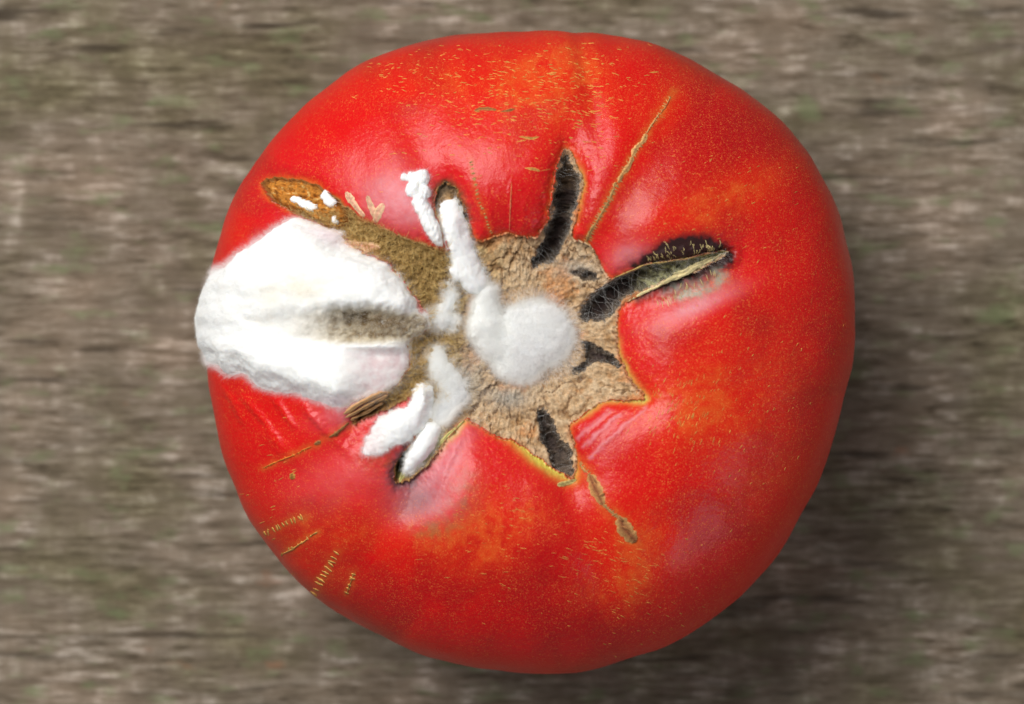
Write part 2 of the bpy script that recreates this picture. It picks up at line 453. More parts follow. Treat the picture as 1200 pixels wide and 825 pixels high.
om = (spot(575,635,55,38,-20) * 1.0 + 0.8 * spot(500,625,50,32) + 0.9 * spot(745,640,55,45) + 0.7 * spot(730,700,60,30) + 0.8 * spot(785,118,20,42,28)
      + 0.8 * spot(870,225,70,22,-30) + 0.95 * spot(625,105,95,55) + 0.6 * spot(670,70,50,30) + 1.0 * spot(795,480,60,45) + 0.7 * spot(340,620,40,30)
      + 0.6 * spot(880,450,80,60) + 0.6 * spot(400,640,50,60) + 0.5 * spot(800,245,90,40) + 0.55 * spot(900,560,60,60) + 0.5 * spot(480,90,70,30) + 0.45 * spot(620,590,60,30))
nrad = fbm(ang0 * 14, rad0 * 0.03, 1.0, 351, 4, 0.6)
om = np.clip(om * (0.8 + 0.45 * n2 + 0.5 * nrad + 0.15 * n3), 0, 1)
col = mix(col, ORNG, 0.8 * om)
col = mix(col, AMB, np.clip(0.30 * sstep(0.45, 1.0, om) * (0.6 + 0.5 * n3), 0, 0.6))
ol = np.clip((spot(505,620,20,12,-20) + 0.6 * spot(540,585,22,40,25)) * (0.55 + 0.8 * n3 + .5 * n2), 0, .8)
col = mix(col, lin(128, 92, 40), 0.7 * ol)
fine = np.clip(0.62 + 0.45 * n2 + 0.45 * np.clip(om, 0, 1) + 0.3 * sstep(650, 850, QX), 0.12, 1.0) * skinm
rough = np.full(QX.shape, 0.32) + 0.05 * n2

# scorched, corky margins along the healed sutures
for ln_, w_, a_ in (([(686,286),(724,214),(758,156),(790,106)], 5.0, .75), ([(551,186),(560,232),(576,279)], 4.0, .5), ([(676,540),(692,560),(707,592),(728,610),(746,636)], 8.0, .65),
                    ([(366,697),(394,648)], 8.0, .55), ([(308,626),(355,605)], 6.0, .5), ([(330,650),(372,624)], 4.5, .5), ([(309,548),(366,523),(410,498)], 5.0, .55), ([(404,698),(414,672)], 5, .5)):
    d_, t_ = dist_line(wx, wy, ln_, 40)
    col = mix(col, lin(196, 96, 34), np.clip(a_ * np.exp(-(d_ / w_) ** 2) * (0.8 + 0.7 * n3), 0, .85))
# lip of the skin: orange then yellow-green rim where it meets the scar
lipc = np.exp(-(dsk / 4.0) ** 2) * (scar < 0)
col = mix(col, lin(214, 84, 36), np.clip(0.6 * lipc * (0.8 + 1.2 * n2), 0, 1))
col = mix(col, lin(150, 96, 50), 0.75 * np.exp(-(dsk / 1.6) ** 2) * (scar < 0))
gr = np.clip(bulge(640, 535, 40, 16, 37) + bulge(722, 430, 20, 40, -20) * 0.8 + 0.55 * bulge(690, 480, 40, 10, -25) + bulge(750, 468, 12, 8) + 0.9 * bulge(530, 505, 12, 40, 45) + 0.5 * bulge(680, 220, 8, 40), 0, 1)
lipg = np.exp(-(dsk / 6.0) ** 2) * (scar < 0)
col = mix(col, lin(196, 184, 92), np.clip(1.0 * gr * lipg, 0, 0.92))
col = mix(col, lin(206, 196, 84), np.clip(1.1 * bulge(636, 534, 34, 13, 37) * np.exp(-(dsk / 16.0) ** 2) * (scar < 0), 0, 0.9))
# pale felt of mould creeping over skin, with pink skin sheen painted in
film_sheen = (0.50 * spot(816, 358, 46, 10, -22) + 0.30 * spot(500, 560, 40, 34, -35) + 0.32 * spot(500, 588, 30, 22) + 0.5 * spot(470, 235, 45, 30, 20) + 0.45 * spot(410, 280, 30, 14, 20)
        + 0.3 * spot(735, 300, 26, 16, -20) + 0.45 * spot(420, 480, 40, 14, -15) + 0.35 * spot(530, 530, 14, 38, 35) + 0.12 * spot(400, 560, 60, 30, -20))
for (xa, ya, xb, yb) in ((676,512,712,482),(684,522,724,486),(690,536,756,478)):
    film_sheen = film_sheen + 0.34 * np.exp(-(dist_line(wx, wy, [(xa, ya), (xb, yb)], 30)[0] / 3.0) ** 2)  # pale gloss painted along the wrinkle ridges
film_sheen = np.clip(film_sheen * (0.9 + 0.22 * n3 + 0.3 * n2), 0, 0.75) * skinm
col = mix(col, lin(214, 176, 186), film_sheen)
rough = rough + 0.3 * film_sheen
sbig = sdf_poly(wx, wy, [(345,254),(398,270),(448,306),(493,352),(485,410),(468,448),(443,462),(398,478),(346,459),(302,449),(288,432),(252,424),(222,386),(240,338),(272,306),(330,262)], 40)
felt = np.clip(0.8 * np.exp(-np.clip(-sbig, 0, 40) / 3.0) * (0.75 + 0.5 * n3 + .4 * n2), 0, 0.85) * skinm
col = mix(col, lin(226, 196, 200), felt); rough = rough + 0.35 * felt; fine = fine * (1 - felt)
# dark rot round the splits
rotE = sdf_poly(wx, wy, smooth_poly([(738,318),(750,308),(764,296),(780,286),(800,279),(825,279),(848,287),(860,298),(853,311),(836,323),(812,334),(786,343),(758,350),(744,352)], True, 3), 40)
rot = np.clip(sstep(-9, 8, rotE + 3 * n3) + 0.4 * np.exp(-(np.clip(-rotE, 0, 40) / 11.0) ** 2) * (QY < 315), 0, 1)
dK = np.exp(-(np.clip(-crk['K'], 0, 60) / 9.0) ** 2)
rot2 = np.clip(0.9 * dK, 0, 0.9)
dA = np.exp(-(np.clip(-crk['A'], 0, 60) / 6.0) ** 2) * (QY < 262)
col = mix(col, lin(20, 17, 17), np.clip(rot, 0, 0.97) * skinm)
col = mix(col, lin(70, 58, 66), np.clip(rot2 + 0.6 * spot(484, 588, 34, 20, -25), 0, 0.8) * skinm)
col = mix(col, lin(84, 62, 40), np.clip(0.85 * dA, 0, 0.8) * skinm)
col = mix(col, lin(150, 66, 30), 0.55 * np.clip(spot(440, 540, 20, 14) * (0.7 + n3), 0, 1) * skinm)
grey = np.clip(1.3 * (spot(812, 341, 27, 8, -14) + 0.8 * spot(846, 324, 9, 8)) * (0.8 + 0.7 * n3), 0, 0.85)
col = mix(col, lin(146, 152, 134), grey * skinm)
rough = rough + 0.2 * rot
fine = fine * (1 - np.clip(rot * 1.2 + film_sheen + rot2, 0, 1))
# scalded, paler skin at the left crack end
nb_ = np.exp(-(np.clip(-slitN, 0, 40) / 3.5) ** 2)
col = mix(col, lin(190, 84, 24), 0.6 * nb_ * skinm)

# scar colours
TAN = lin(172, 134, 92); TAN2 = lin(204, 178, 144); OLV = lin(164, 136, 84); DRK = lin(86, 62, 38)
sc = np.broadcast_to(TAN, QX.shape + (3,)).copy()
sc = mix(sc, TAN2, np.clip(0.5 + 0.9 * rough_n + 0.3 * fib, 0, 1))
left = 1 - sstep(520, 590, QX + 0.25 * (QY - 380) + 18 * n2)
sc = mix(sc, OLV, left * 0.92)
sc = mix(sc, lin(196, 168, 112), left * np.clip(0.1 + 1.1 * fib, 0, 0.8))
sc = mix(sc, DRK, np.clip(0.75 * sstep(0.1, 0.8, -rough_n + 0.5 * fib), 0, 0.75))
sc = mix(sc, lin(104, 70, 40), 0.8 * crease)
sc = mix(sc, lin(196, 128, 70), np.clip(0.6 * sstep(0.1, 0.7, n2 + 0.4 * n3), 0, 1) * (1 - left))
sc = mix(sc, lin(150, 148, 140), 0.75 * np.clip(spot(598, 463, 24, 12) + spot(550, 440, 20, 30) * .8 + spot(675, 318, 22, 10) * .8, 0, 1))
sc = mix(sc, lin(190, 92, 40), 0.55 * np.clip(np.exp(-(scar / 4.0) ** 2) * (0.5 + n2), 0, 1))
sc = mix(sc, lin(190, 118, 36), 0.9 * sstep(-1, 3, slitN))
sc = mix(sc, lin(206, 160, 92), np.clip(0.9 * sstep(0.25, 0.9, n3 + .4 * rough_n) * sstep(-1, 3, slitN), 0, 1))
sc = mix(sc, lin(120, 66, 20), np.clip(0.8 * sstep(0.15, 0.8, -n3) * sstep(-1, 4, slitN), 0, 1))
ns = fbm(QX, QY, 6, 331, 3, .6); ins_ = sstep(-1, 3, slitN)
sc = mix(sc, lin(226, 190, 120), 0.9 * sstep(0.25, 0.7, ns) * ins_)
sc = mix(sc, lin(96, 52, 14), 0.8 * sstep(0.3, 0.7, -ns) * ins_)
sc = mix(sc, lin(110, 60, 16), 0.7 * np.exp(-((slitN - 1.5) / 2.0) ** 2))
J_ = bulge(432, 484, 30, 10, -32)
sc = mix(sc, lin(96, 58, 32), np.clip(1.1 * J_, 0, .9))
# crack colours
BLK = lin(44, 28, 26)
cc = np.broadcast_to(BLK, QX.shape + (3,)).copy()
cc = mix(cc, lin(98, 82, 68), np.clip(sstep(0.2, 0.9, n3 + .3 * n2) * 0.6, 0, 1))
cdist = np.max(np.stack(list(crk.values())), 0)
cc = mix(cc, lin(134, 118, 98), np.clip(0.95 * np.exp(-np.clip(cdist, 0, 40) / 3.4) * (0.9 + 0.8 * n3), 0, 0.95))
eg = sstep(728, 756, QX) * (crk['E'] > -3)
cc = mix(cc, mix(np.broadcast_to(lin(98, 94, 70), QX.shape + (3,)).copy(), lin(178, 176, 130), sstep(-0.2, 0.6, n3)), 0.85 * eg)
cc = mix(cc, lin(172, 176, 116), 0.8 * sstep(800, 840, QX) * (crk['E'] > -3))
ka = (crk['A'] > -3); cc = mix(cc, mix(np.broadcast_to(lin(96, 78, 58), QX.shape + (3,)).copy(), lin(190, 150, 100), np.clip(1.2 * spot(526, 236, 8, 11), 0, 1)), 0.9 * ka)
kk = (crk['K'] > -3); cc = mix(cc, lin(186, 178, 92), 0.9 * spot(476, 560, 14, 6, -45) * kk)
rr = (crk['R'] > -3); cc = mix(cc, lin(112, 96, 82), 0.75 * sstep(510, 545, QY) * rr)
bb = (crk['B'] > -3); cc = mix(cc, lin(120, 96, 70), 0.85 * (1 - sstep(195, 225, QY)) * np.clip(.7 + n3, 0, 1) * bb)

# ------------------------------------------------------------------ tomato object and its skin, scar and splits
tom = bpy.data.objects.new("tomato", None)
scene.collection.objects.link(tom)
tom["label"] = "large overripe red tomato with split stem end and white mold on weathered board"
tom["category"] = "tomato"
tom.empty_display_size = 0.01

vid = np.arange(n * n).reshape(n, n)
quads = np.stack([vid[:-1, :-1], vid[:-1, 1:], vid[1:, 1:], vid[1:, :-1]], -1).reshape(-1, 4)
Pf = P.reshape(-1, 3)
lab = np.zeros(n * n, np.int32)
lab[(scar > 0).ravel()] = 1
keys = list(crk.keys())
for i, kx in enumerate(keys): lab[(crk[kx] > 0.3).ravel()] = 2 + i
flab = lab[quads[:, 0]]
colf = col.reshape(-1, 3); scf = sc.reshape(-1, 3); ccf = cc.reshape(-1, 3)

def subset(name, fm, mat, colors, parent, attrs=None):
    f = quads[fm]; u, inv = np.unique(f, return_inverse=True)
    return make_mesh(name, Pf[u], inv.reshape(f.shape), mat, parent, colors[u], {k: v.ravel()[u] for k, v in (attrs or {}).items()})

# skin with its underside
fm = flab == 0
ring = np.concatenate([vid[0, :], vid[1:, -1], vid[-1, -2::-1], vid[-2:0:-1, 0]])
thr = th.ravel()[ring]
rows = [];  phs = np.linspace(PHIMAX, math.radians(179.5), 26)[1:]
for ph in phs:
    q = base_point(thr, np.full(len(thr), ph)); q[:, 2] = np.maximum(q[:, 2], -0.35); rows.append(q)
f = quads[fm]; u, inv = np.unique(np.concatenate([f.ravel(), ring]), return_inverse=True)
f2 = inv[:f.size].reshape(f.shape); prev = inv[f.size:]
Vs = [Pf[u]]; base = len(u); Fs = [f2]; m_ = len(ring); kk_ = np.arange(m_); k2 = (kk_ + 1) % m_
for q in rows:
    cur = base + kk_; Vs.append(q); base += m_
    Fs.append(np.stack([prev[kk_], cur[kk_], cur[k2], prev[k2]], -1)); prev = cur
low_c = np.tile(RED, (m_ * len(rows), 1))
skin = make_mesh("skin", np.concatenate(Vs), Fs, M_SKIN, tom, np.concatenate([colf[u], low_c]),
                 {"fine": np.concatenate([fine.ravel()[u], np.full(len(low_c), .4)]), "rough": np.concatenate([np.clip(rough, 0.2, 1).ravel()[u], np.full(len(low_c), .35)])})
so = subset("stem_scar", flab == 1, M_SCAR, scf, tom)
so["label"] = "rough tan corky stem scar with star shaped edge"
crack_lab = {'A': "short dark split filled by a white finger of mold", 'B': "long black narrow split pointing away from the scar", 'E': "wide split with dark rotten lips and bristles",
             'E2': "tiny dark pit in the scar", 'Q': "small forked black split in the scar", 'R': "short dark split with pale torn edges",
             'K': "dark split with yellow green tip"}
CRK = {}
for i, kx in enumerate(keys):
    o = CRK[kx] = subset("crack", flab == 2 + i, M_CRACK, ccf, tom); o["label"] = crack_lab[kx]

# ------------------------------------------------------------------ surface look-up by photograph pixel
def raster(Psrc):
    W, H = 1200, 825
    ok = (phi < math.radians(88)); xi = np.round(PX[ok]).astype(int); yi = np.round(PY[ok]).astype(int)
    g = np.full((H, W, 3), np.nan); g[np.clip(yi, 0, H - 1), np.clip(xi, 0, W - 1)] = Psrc[ok]
    for _ in range(3):
        bad = np.isnan(g[..., 0])
        acc = np.zeros_like(g); cnt = np.zeros((H, W))
        for dx, dy in ((1, 0), (-1, 0), (0, 1), (0, -1)):
            s_ = np.roll(np.roll(g, dx, 1), dy, 0); k_ = ~np.isnan(s_[..., 0])
            acc[k_] += s_[k_]; cnt[k_] += 1
        fill = bad & (cnt > 0); g[fill] = acc[fill] / cnt[fill][:, None]
    return g
GP = raster(P); GN = raster(N0)
def look(g, x, y):
    x = np.clip(np.asarray(x, float), 0, 1198.0); y = np.clip(np.asarray(y, float), 0, 823.0)
    ix = np.floor(x).astype(int); iy = np.floor(y).astype(int); fx = (x - ix)[..., None]; fy = (y - iy)[..., None]
    return (g[iy, ix] * (1 - fx) + g[iy, ix + 1] * fx) * (1 - fy) + (g[iy + 1, ix] * (1 - fx) + g[iy + 1, ix + 1] * fx) * fy

def fibres(root, nrm, length, width, spread, droop=0.0, seg=2, rs=rng):
    """curved tapering blades; returns V, F (tris)"""
    m = len(root)
    d = nrm + spread * rs.normal(size=(m, 3)); d /= np.linalg.norm(d, axis=1, keepdims=True)
    sd = np.cross(d, rs.normal(size=(m, 3))); sd /= np.linalg.norm(sd, axis=1, keepdims=True) + 1e-9
    bend = rs.normal(size=(m, 3)) * 0.35; bend[:, 2] -= droop
    L = length[:, None] if np.ndim(length) else length
    a = root - nrm * 0.06
    mid = a + d * L * 0.5 + bend * L * 0.12; tip = a + d * L + bend * L * 0.5
    w = width
    Vv = np.stack([a - sd * w * .5, a + sd * w * .5, mid - sd * w * .4, mid + sd * w * .4, tip], 1).reshape(-1, 3)
    b = np.arange(m)[:, None] * 5
    fl = (np.sum(np.cross(sd, d) * nrm, 1) < 0)[:, None]
    def tri(i, j, k): return np.where(fl, b + np.array([[i, k, j]]), b + np.array([[i, j, k]]))
    return Vv, np.concatenate([tri(0, 1, 3), tri(0, 3, 2), tri(2, 3, 4)]), np.repeat(nrm, 5, axis=0)

# ------------------------------------------------------------------ mould
bed = PM.reshape(-1, 3)
white = lin(243, 243, 240)
def build_mold(h, colr, label, fz=(4000, 0.5, 0.020, 0.8), cut=-0.25, extra=None):
    """h: height field over the grid in mm above the smooth bed (NaN-free); keep where h > cut"""
    keep = (h > cut)
    ys_, xs_ = np.where(keep)
    r0, r1, c0, c1 = max(ys_.min() - 2, 0), ys_.max() + 3, max(xs_.min() - 2, 0), xs_.max() + 3
    w_ = (slice(r0, r1), slice(c0, c1))
    lid = np.arange(h[w_].size).reshape(h[w_].shape)
    q_ = np.stack([lid[:-1, :-1], lid[:-1, 1:], lid[1:, 1:], lid[1:, :-1]], -1).reshape(-1, 4)
    f = q_[keep[w_].ravel()[q_].all(1)]; u, inv = np.unique(f, return_inverse=True)
    Pm = PM[w_] + N0[w_] * h[w_][..., None]
    Nm = grid_normals(Pm)
    V = Pm.reshape(-1, 3)[u]; NN = Nm.reshape(-1, 3)[u]
    F = inv.reshape(f.shape)
    cv = colr[w_].reshape(-1, 3)[u]
    cnt, ln, wd, sp = fz[:4]
    hv = h[w_].ravel()[u]
    sets = []
    cand = np.where(hv > 0.0)[0]; pick = rng.choice(cand, cnt)
    sets.append(fibres(V[pick], NN[pick], ln * (0.4 + 0.9 * rng.random(cnt)), wd, sp))
    if len(fz) > 4:                                         # sparse longer hyphae creeping out from the edge
        ec, el = fz[4:6]
        cand = np.where((hv > cut) & (hv < 0.35))[0]; pick = rng.choice(cand, ec)
        gy_, gx_ = np.gradient(h[w_]); dxm = Pm
        out = NN[pick].copy(); out[:, 2] = 0; out /= np.linalg.norm(out, axis=1, keepdims=True) + 1e-6
        bn = N0[w_].reshape(-1, 3)[u][pick]
        dirn = 0.75 * out + 0.8 * bn; dirn /= np.linalg.norm(dirn, axis=1, keepdims=True)
        sets.append(fibres(V[pick] + bn * 0.15, dirn, el * (0.25 + rng.random(ec)), wd * 0.9, 0.55))
    if extra is not None: sets.append(extra)
    Vall = [V]; Ft = []; Nall = [NN]; nn = len(V)
    for ev, ef, en in sets:
        Vall.append(ev); Ft.append(ef + nn); Nall.append(en); nn += len(ev)
    Ft = np.concatenate(Ft)
    o = make_mesh("mold_patch", np.concatenate(Vall), [F, Ft], [M_MOLD, M_FUZZ], tom,
                  np.concatenate([cv, np.tile(white, (nn - len(V), 1))]), None,
                  np.concatenate([np.zeros(len(F)), np.ones(len(Ft))]))
    o["label"] = label
    return o

def pillow(sd, w, H):
    t = np.clip(sd / w, 0, 1)
    return H * (0.72 * np.sin(t * math.pi / 2) ** 1.35 + 0.28 * np.sqrt(np.clip(1 - (1 - np.clip(sd / 9, 0, 1)) ** 2, 0, 1)) * 0.6) + np.where(sd < 0, sd * 0.10, 0)

def chain(pts, flat=0.75, warp=1.6, seed=0, k=9.0):
    """smooth union of round blobs joined along a line; pts (x,y,r px)"""
    H = np.full(QX.shape, -9.0)
    pts = [tuple(map(float, p)) for p in pts]
    segs = list(zip(pts[:-1], pts[1:])) if len(pts) > 1 else [(pts[0], pts[0])]
    mx_ = max(p[2] for p in pts) + 12
    m = (QX > min(p[0] for p in pts) - mx_) & (QX < max(p[0] for p in pts) + mx_) & (QY > min(p[1] for p in pts) - mx_) & (QY < max(p[1] for p in pts) + mx_)
    qx = QX[m]; qy = QY[m]
    xs = qx + warp * fbm(qx, qy, 9, 401 + seed, 3); ys = qy + warp * fbm(qx, qy, 9, 431 + seed, 3)
    hh = np.full(xs.shape, -9.0)
    for (x0, y0, r0), (x1, y1, r1) in segs:
        ex, ey = x1 - x0, y1 - y0
        t = np.clip(((xs - x0) * ex + (ys - y0) * ey) / (ex * ex + ey * ey + 1e-9), 0, 1)
        d = np.hypot(xs - x0 - t * ex, ys - y0 - t * ey); rr_ = r0 + t * (r1 - r0)
        hn = np.where(d < rr_, flat * MMPX * np.sqrt(np.clip(rr_ * rr_ - d * d, 0, None)), -(d - rr_) * 0.12)
        hh = np.maximum(hh, hn)
    H[m] = hh
    return H

def smax(a, b, k=1.0):
    q = np.clip(k - np.abs(a - b), 0, None) / k
    return np.maximum(a, b) + q * q * k * 0.25 * sstep(-0.3, 0.6, np.maximum(a, b))
wcol = np.broadcast_to(lin(250, 250, 246), QX.shape + (3,)).copy()
puffn = fbm(QX, QY, 16, 501, 5, 0.6); puff2 = fbm(QX, QY, 5, 507, 3, 0.6)

# big patch over the left shoulder, with a slot down its middle
BIG = [(345,254),(368,262),(398,270),(393,286),(418,294),(448,306),(472,326),(486,341),(493,352),(486,366),(500,384),(484,400),(485,410),(483,424),(468,448),(443,462),(420,468),(398,478),(372,469),(346,459),(325,456),(302,449),(288,432),(270,438),(252,424),(226,418),(200,404),(190,380),(198,352),(222,334),(250,321),(272,306),(300,284),(330,262)]
bwx = QX + 3.3 * fbm(QX, QY, 17, 521, 4, .6); bwy = QY + 3.3 * fbm(QX, QY, 17, 527, 4, .6)
sb = sdf_poly(bwx, bwy, smooth_poly(BIG, True, 3), 60)
hb = pillow(sb, 30, 2.9) * (1 - 0.38 * (1 - sstep(235, 285, QX))) + 1.5 * spot(330, 330, 60, 34, -30) + 1.2 * spot(330, 425, 60, 26, 10)
hb = hb + np.clip(sb / 10, 0, 1) * (0.13 * fbm(QX, QY, 18, 501, 3, 0.45) + 0.03 * puff2 + 0.36 * fbm(QX, QY * 1.8, 46, 531, 2))
thin = sstep(395, 440, QX) * sstep(400, 420, QY)
hb = hb * (1 - 0.72 * thin) + np.where(sb > 0, 0.12, 0) * thin
slot = sdf_poly(bwx, bwy, smooth_poly([(300,372),(340,364),(390,357),(440,357),(480,362),(512,366),(514,386),(484,403),(440,405),(400,405),(350,397),(315,388)], True, 4), 40)
open_ = sstep(330, 420, QX)
sl = sstep(-5, 13, slot)
hb = hb - 0.5 * sl * (1 - open_)
hb = hb + (0.55 + 0.2 * puffn + 0.2 * puff2 - hb) * sl * open_
bc = np.broadcast_to(white, QX.shape + (3,)).copy()
bc = mix(bc, lin(222, 200, 200), np.clip(thin * (0.75 + 0.5 * n3), 0, 1))
bc = mix(bc, lin(226, 206, 210), 0.8 * np.clip(spot(385, 275, 26, 14, 20) + spot(400, 470, 30, 8), 0, 1))
bc = mix(bc, lin(196, 182, 156), np.clip(sstep(-2, 10, slot) * (0.15 + 0.8 * open_), 0, 1))
bc = mix(bc, lin(112, 88, 52), np.clip(sstep(2, 12, slot) * open_ * (0.75 * spot(455, 378, 50, 14) + 0.55 * sstep(-0.2, 0.5, n3)), 0, 0.9))
bc = mix(bc, lin(48, 36, 20), 0.92 * np.clip(spot(414, 371, 24, 8, -4) * (0.9 + 0.5 * n3), 0, 1))
bc = mix(bc, lin(236, 226, 204), 0.6 * np.clip(spot(350, 345, 50, 16, -10) * (.6 + n2), 0, 1))
build_mold(hb, bc, "largest thick white mold patch spreading over the tomato's shoulder", (56000, 0.42, 0.012, 0.9, 24000, 1.1), -0.3)

# small crumbly string of mould beside the short split
h = np.maximum.reduce([chain(p, 0.8, 1.6, s_) for s_, p in enumerate([[(474,208,5)], [(482,207,6),(494,208,10)], [(484,222,9)], [(497,224,8)], [(492,236,9),(500,250,9)], [(500,252,9),(508,266,10),(512,276,8),(517,287,3)]])])
build_mold(h + 0.25 * puff2 * (h > 0), wcol, "crumbly white mold string on the skin beside the finger", (3500, 0.28, 0.013, 0.9, 2200, 0.6), -0.2)
# finger rising out of the short split
h = np.maximum.reduce([chain([(526,241,9.5),(531,258,13),(538,280,13.5),(545,300,14),(551,320,16),(558,332,15)], 0.85, 1.3, 11), chain([(540,322,11),(552,322,12)], 0.8, 2.2, 13)])
build_mold(h + 0.06 * puff2 * (h > 0) + 0.7 * spot(531, 258, 10, 20), wcol, "smooth finger of creamy white mold lying in short split", (5000, 0.45, 0.012, 0.8, 7000, 1.0), -0.2)
# centre: bright lobe and grey puff
h1 = chain([(572,345,9),(570,358,11),(572,384,20),(580,402,17)], 0.8, 2.0, 21)
h2 = chain([(615,394,34),(631,392,36)], 0.50, 4.0, 23)
h2 = smax(h2, chain([(608,414,30)], 0.5, 3, 24), 2.0)
hc = smax(h1 + 0.5 * sstep(0, .8, h1), h2, 1.6) + 0.05 * puff2 * (h2 > 0)
pc = mix(wcol, lin(236, 235, 234), np.clip(sstep(588, 606, QX), 0, 1))
pr = 7500
ang_ = rng.random(pr) * 2 * math.pi; rr2 = 30 + 24 * rng.random(pr)
ex_, ey_ = 624 + 1.05 * rr2 * np.cos(ang_), 396 + rr2 * np.sin(ang_)
rootp = look(GP, ex_, ey_); rootp[:, 2] += 1.2 * rng.random(pr); outw = np.stack([np.cos(ang_), -np.sin(ang_), np.full(pr, 1.2)], 1); outw /= np.linalg.norm(outw, axis=1)[:, None]
build_mold(hc, pc, "round fuzzy grey white mold puff in the scar's centre", (42000, 0.95, 0.013, 0.7, 26000, 1.7), -0.2, fibres(rootp, outw, 0.5 + 1.3 * rng.random(pr), 0.014, 0.6))
# little tooth and its fluff
h = np.maximum(chain([(526,343,6),(531,351,7),(524,362,9),(520,376,13)], 0.6, 2.6, 31), chain([(508,372,10),(530,378,10)], 0.45, 2, 33))
build_mold(h + 0.07 * puff2 * (h > 0), mix(wcol, lin(238, 236, 232), sstep(355, 385, QY)), "small pointed white mold tooth with fluffy base", (6000, 0.6, 0.012, 0.8, 8000, 1.4), -0.2)
# lower fluff
h = np.maximum(chain([(514,416,10),(521,433,13),(532,449,14),(538,460,12)], 0.6, 2.2, 41), chain([(528,470,12),(518,486,10)], 0.35, 2.2, 43))
build_mold(h + 0.05 * puff2 * (h > 0), mix(wcol, lin(236, 236, 236), sstep(440, 475, QY + 0.4 * (QX - 530))), "soft white mold tuft below the central puff", (14000, 0.8, 0.012, 0.8, 13000, 1.7), -0.2)
# two-lobed clump
h = np.maximum(chain([(499,462,13),(497,478,13.5),(484,492,15),(468,500,17)], 0.72, 2.6, 51), chain([(474,496,16),(454,506,17),(442,518,13),(431,529,7)], 0.5, 2.6, 53))
build_mold(h + 0.09 * puff2 * (h > 0), mix(wcol, lin(232, 216, 216), 0.8 * (1 - sstep(436, 462, QX))), "lumpy white mold clump with a rounded knob", (5000, 0.32, 0.012, 0.9, 6500, 0.9), -0.2)
# finger in the lower split
h = chain([(508,504,13),(500,519,13.5),(490,536,11),(479,553,5)], 0.7, 2.2, 61)
build_mold(h + 0.06 * puff2 * (h > 0) + 0.9 * spot(495, 528, 12, 20, 35), wcol, "tapering white mold finger filling the dark split", (3500, 0.35, 0.012, 0.9, 5000, 0.9), -0.2)
# bits in the brown crack
for pts, lb in (([(342,232,3.5),(352,237,5),(364,242,4.5)], "long white crumb of mold in the brown crack"), ([(379,229,5.5),(386,236,6)], "square white crumb of mold in the brown crack"), ([(391,257,4.5)], "tiny round white mold bead below the brown crack")):
    h = chain(pts, 1.0, 1.6, 71); h = np.where(h > -0.15, h + 1.25, h)
    build_mold(h, wcol, lb, (300, 0.22, 0.013, 0.9), -0.2)

# ------------------------------------------------------------------ corky marks on the skin
def lenses(items, name, colour, label=None, kind=None, mat=M_CORK, lift=0.0, mid=None):
    """items: (polyline px, width px, height mm); each a tapering raised scab; joined into one part"""
    Vs = []; Fs = []; Cs = []; off = 0
    for pts, w, hgt in items:
        p = smooth_poly(pts, False, 5) if len(pts) > 2 else np.linspace(pts[0], pts[1], 6)
        m = len(p); t = np.linspace(0, 1, m)
        tan = np.gradient(p, axis=0); tan /= np.linalg.norm(tan, axis=1, keepdims=True) + 1e-9
        nr = np.stack([-tan[:, 1], tan[:, 0]], 1)
        ww = w * 0.5 * np.sqrt(np.clip(1 - (2 * t - 1) ** 2, 0, 1)) * (0.75 + 0.5 * rng.random(m))
        rowsV = []
        for j, s_ in enumerate((-1, -0.55, 0, 0.55, 1)):
            q = p + nr * (ww * s_)[:, None]
            b = look(GP, q[:, 0], q[:, 1]); nn = look(GN, q[:, 0], q[:, 1])
            hh = (-0.12, hgt * 0.85, hgt * (0.55 + 0.3 * rng.random()), hgt * 0.85, -0.12)[j]
            rowsV.append(b + nn * (hh * np.sin(np.pi * np.clip(t, .04, .96)) ** 0.4 + lift)[:, None])
        g = np.stack(rowsV, 1); Vs.append(g.reshape(-1, 3))
        i = np.arange(m - 1)[:, None] * 5 + np.arange(4)[None, :]
        Fs.append((np.stack([i, i + 1, i + 6, i + 5], -1).reshape(-1, 4)) + off); off += m * 5
        c = np.asarray(colour) * (0.8 + 0.4 * rng.random())
        cr = np.array([1.2, 1.15, 0.5, 1.1, 1.2])
        g_ = c[None, None, :] * np.ones((m, 1, 1)) * cr[None, :, None]
        if mid is not None: g_[:, 2] = mid; g_[:, 1] = 0.6 * g_[:, 1] + 0.4 * np.asarray(mid); g_[:, 3] = 0.6 * g_[:, 3] + 0.4 * np.asarray(mid)
        Cs.append(g_.reshape(-1, 3))
    V = np.concatenate(Vs); ok = ~np.isnan(V[:, 0])
    F = np.concatenate(Fs); F = F[ok[F].all(1)]; V = np.nan_to_num(V)
    o = make_mesh(name, V, F, mat, tom, np.concatenate(Cs))
    if label: o["label"] = label
    if kind: o["kind"] = kind
    return o

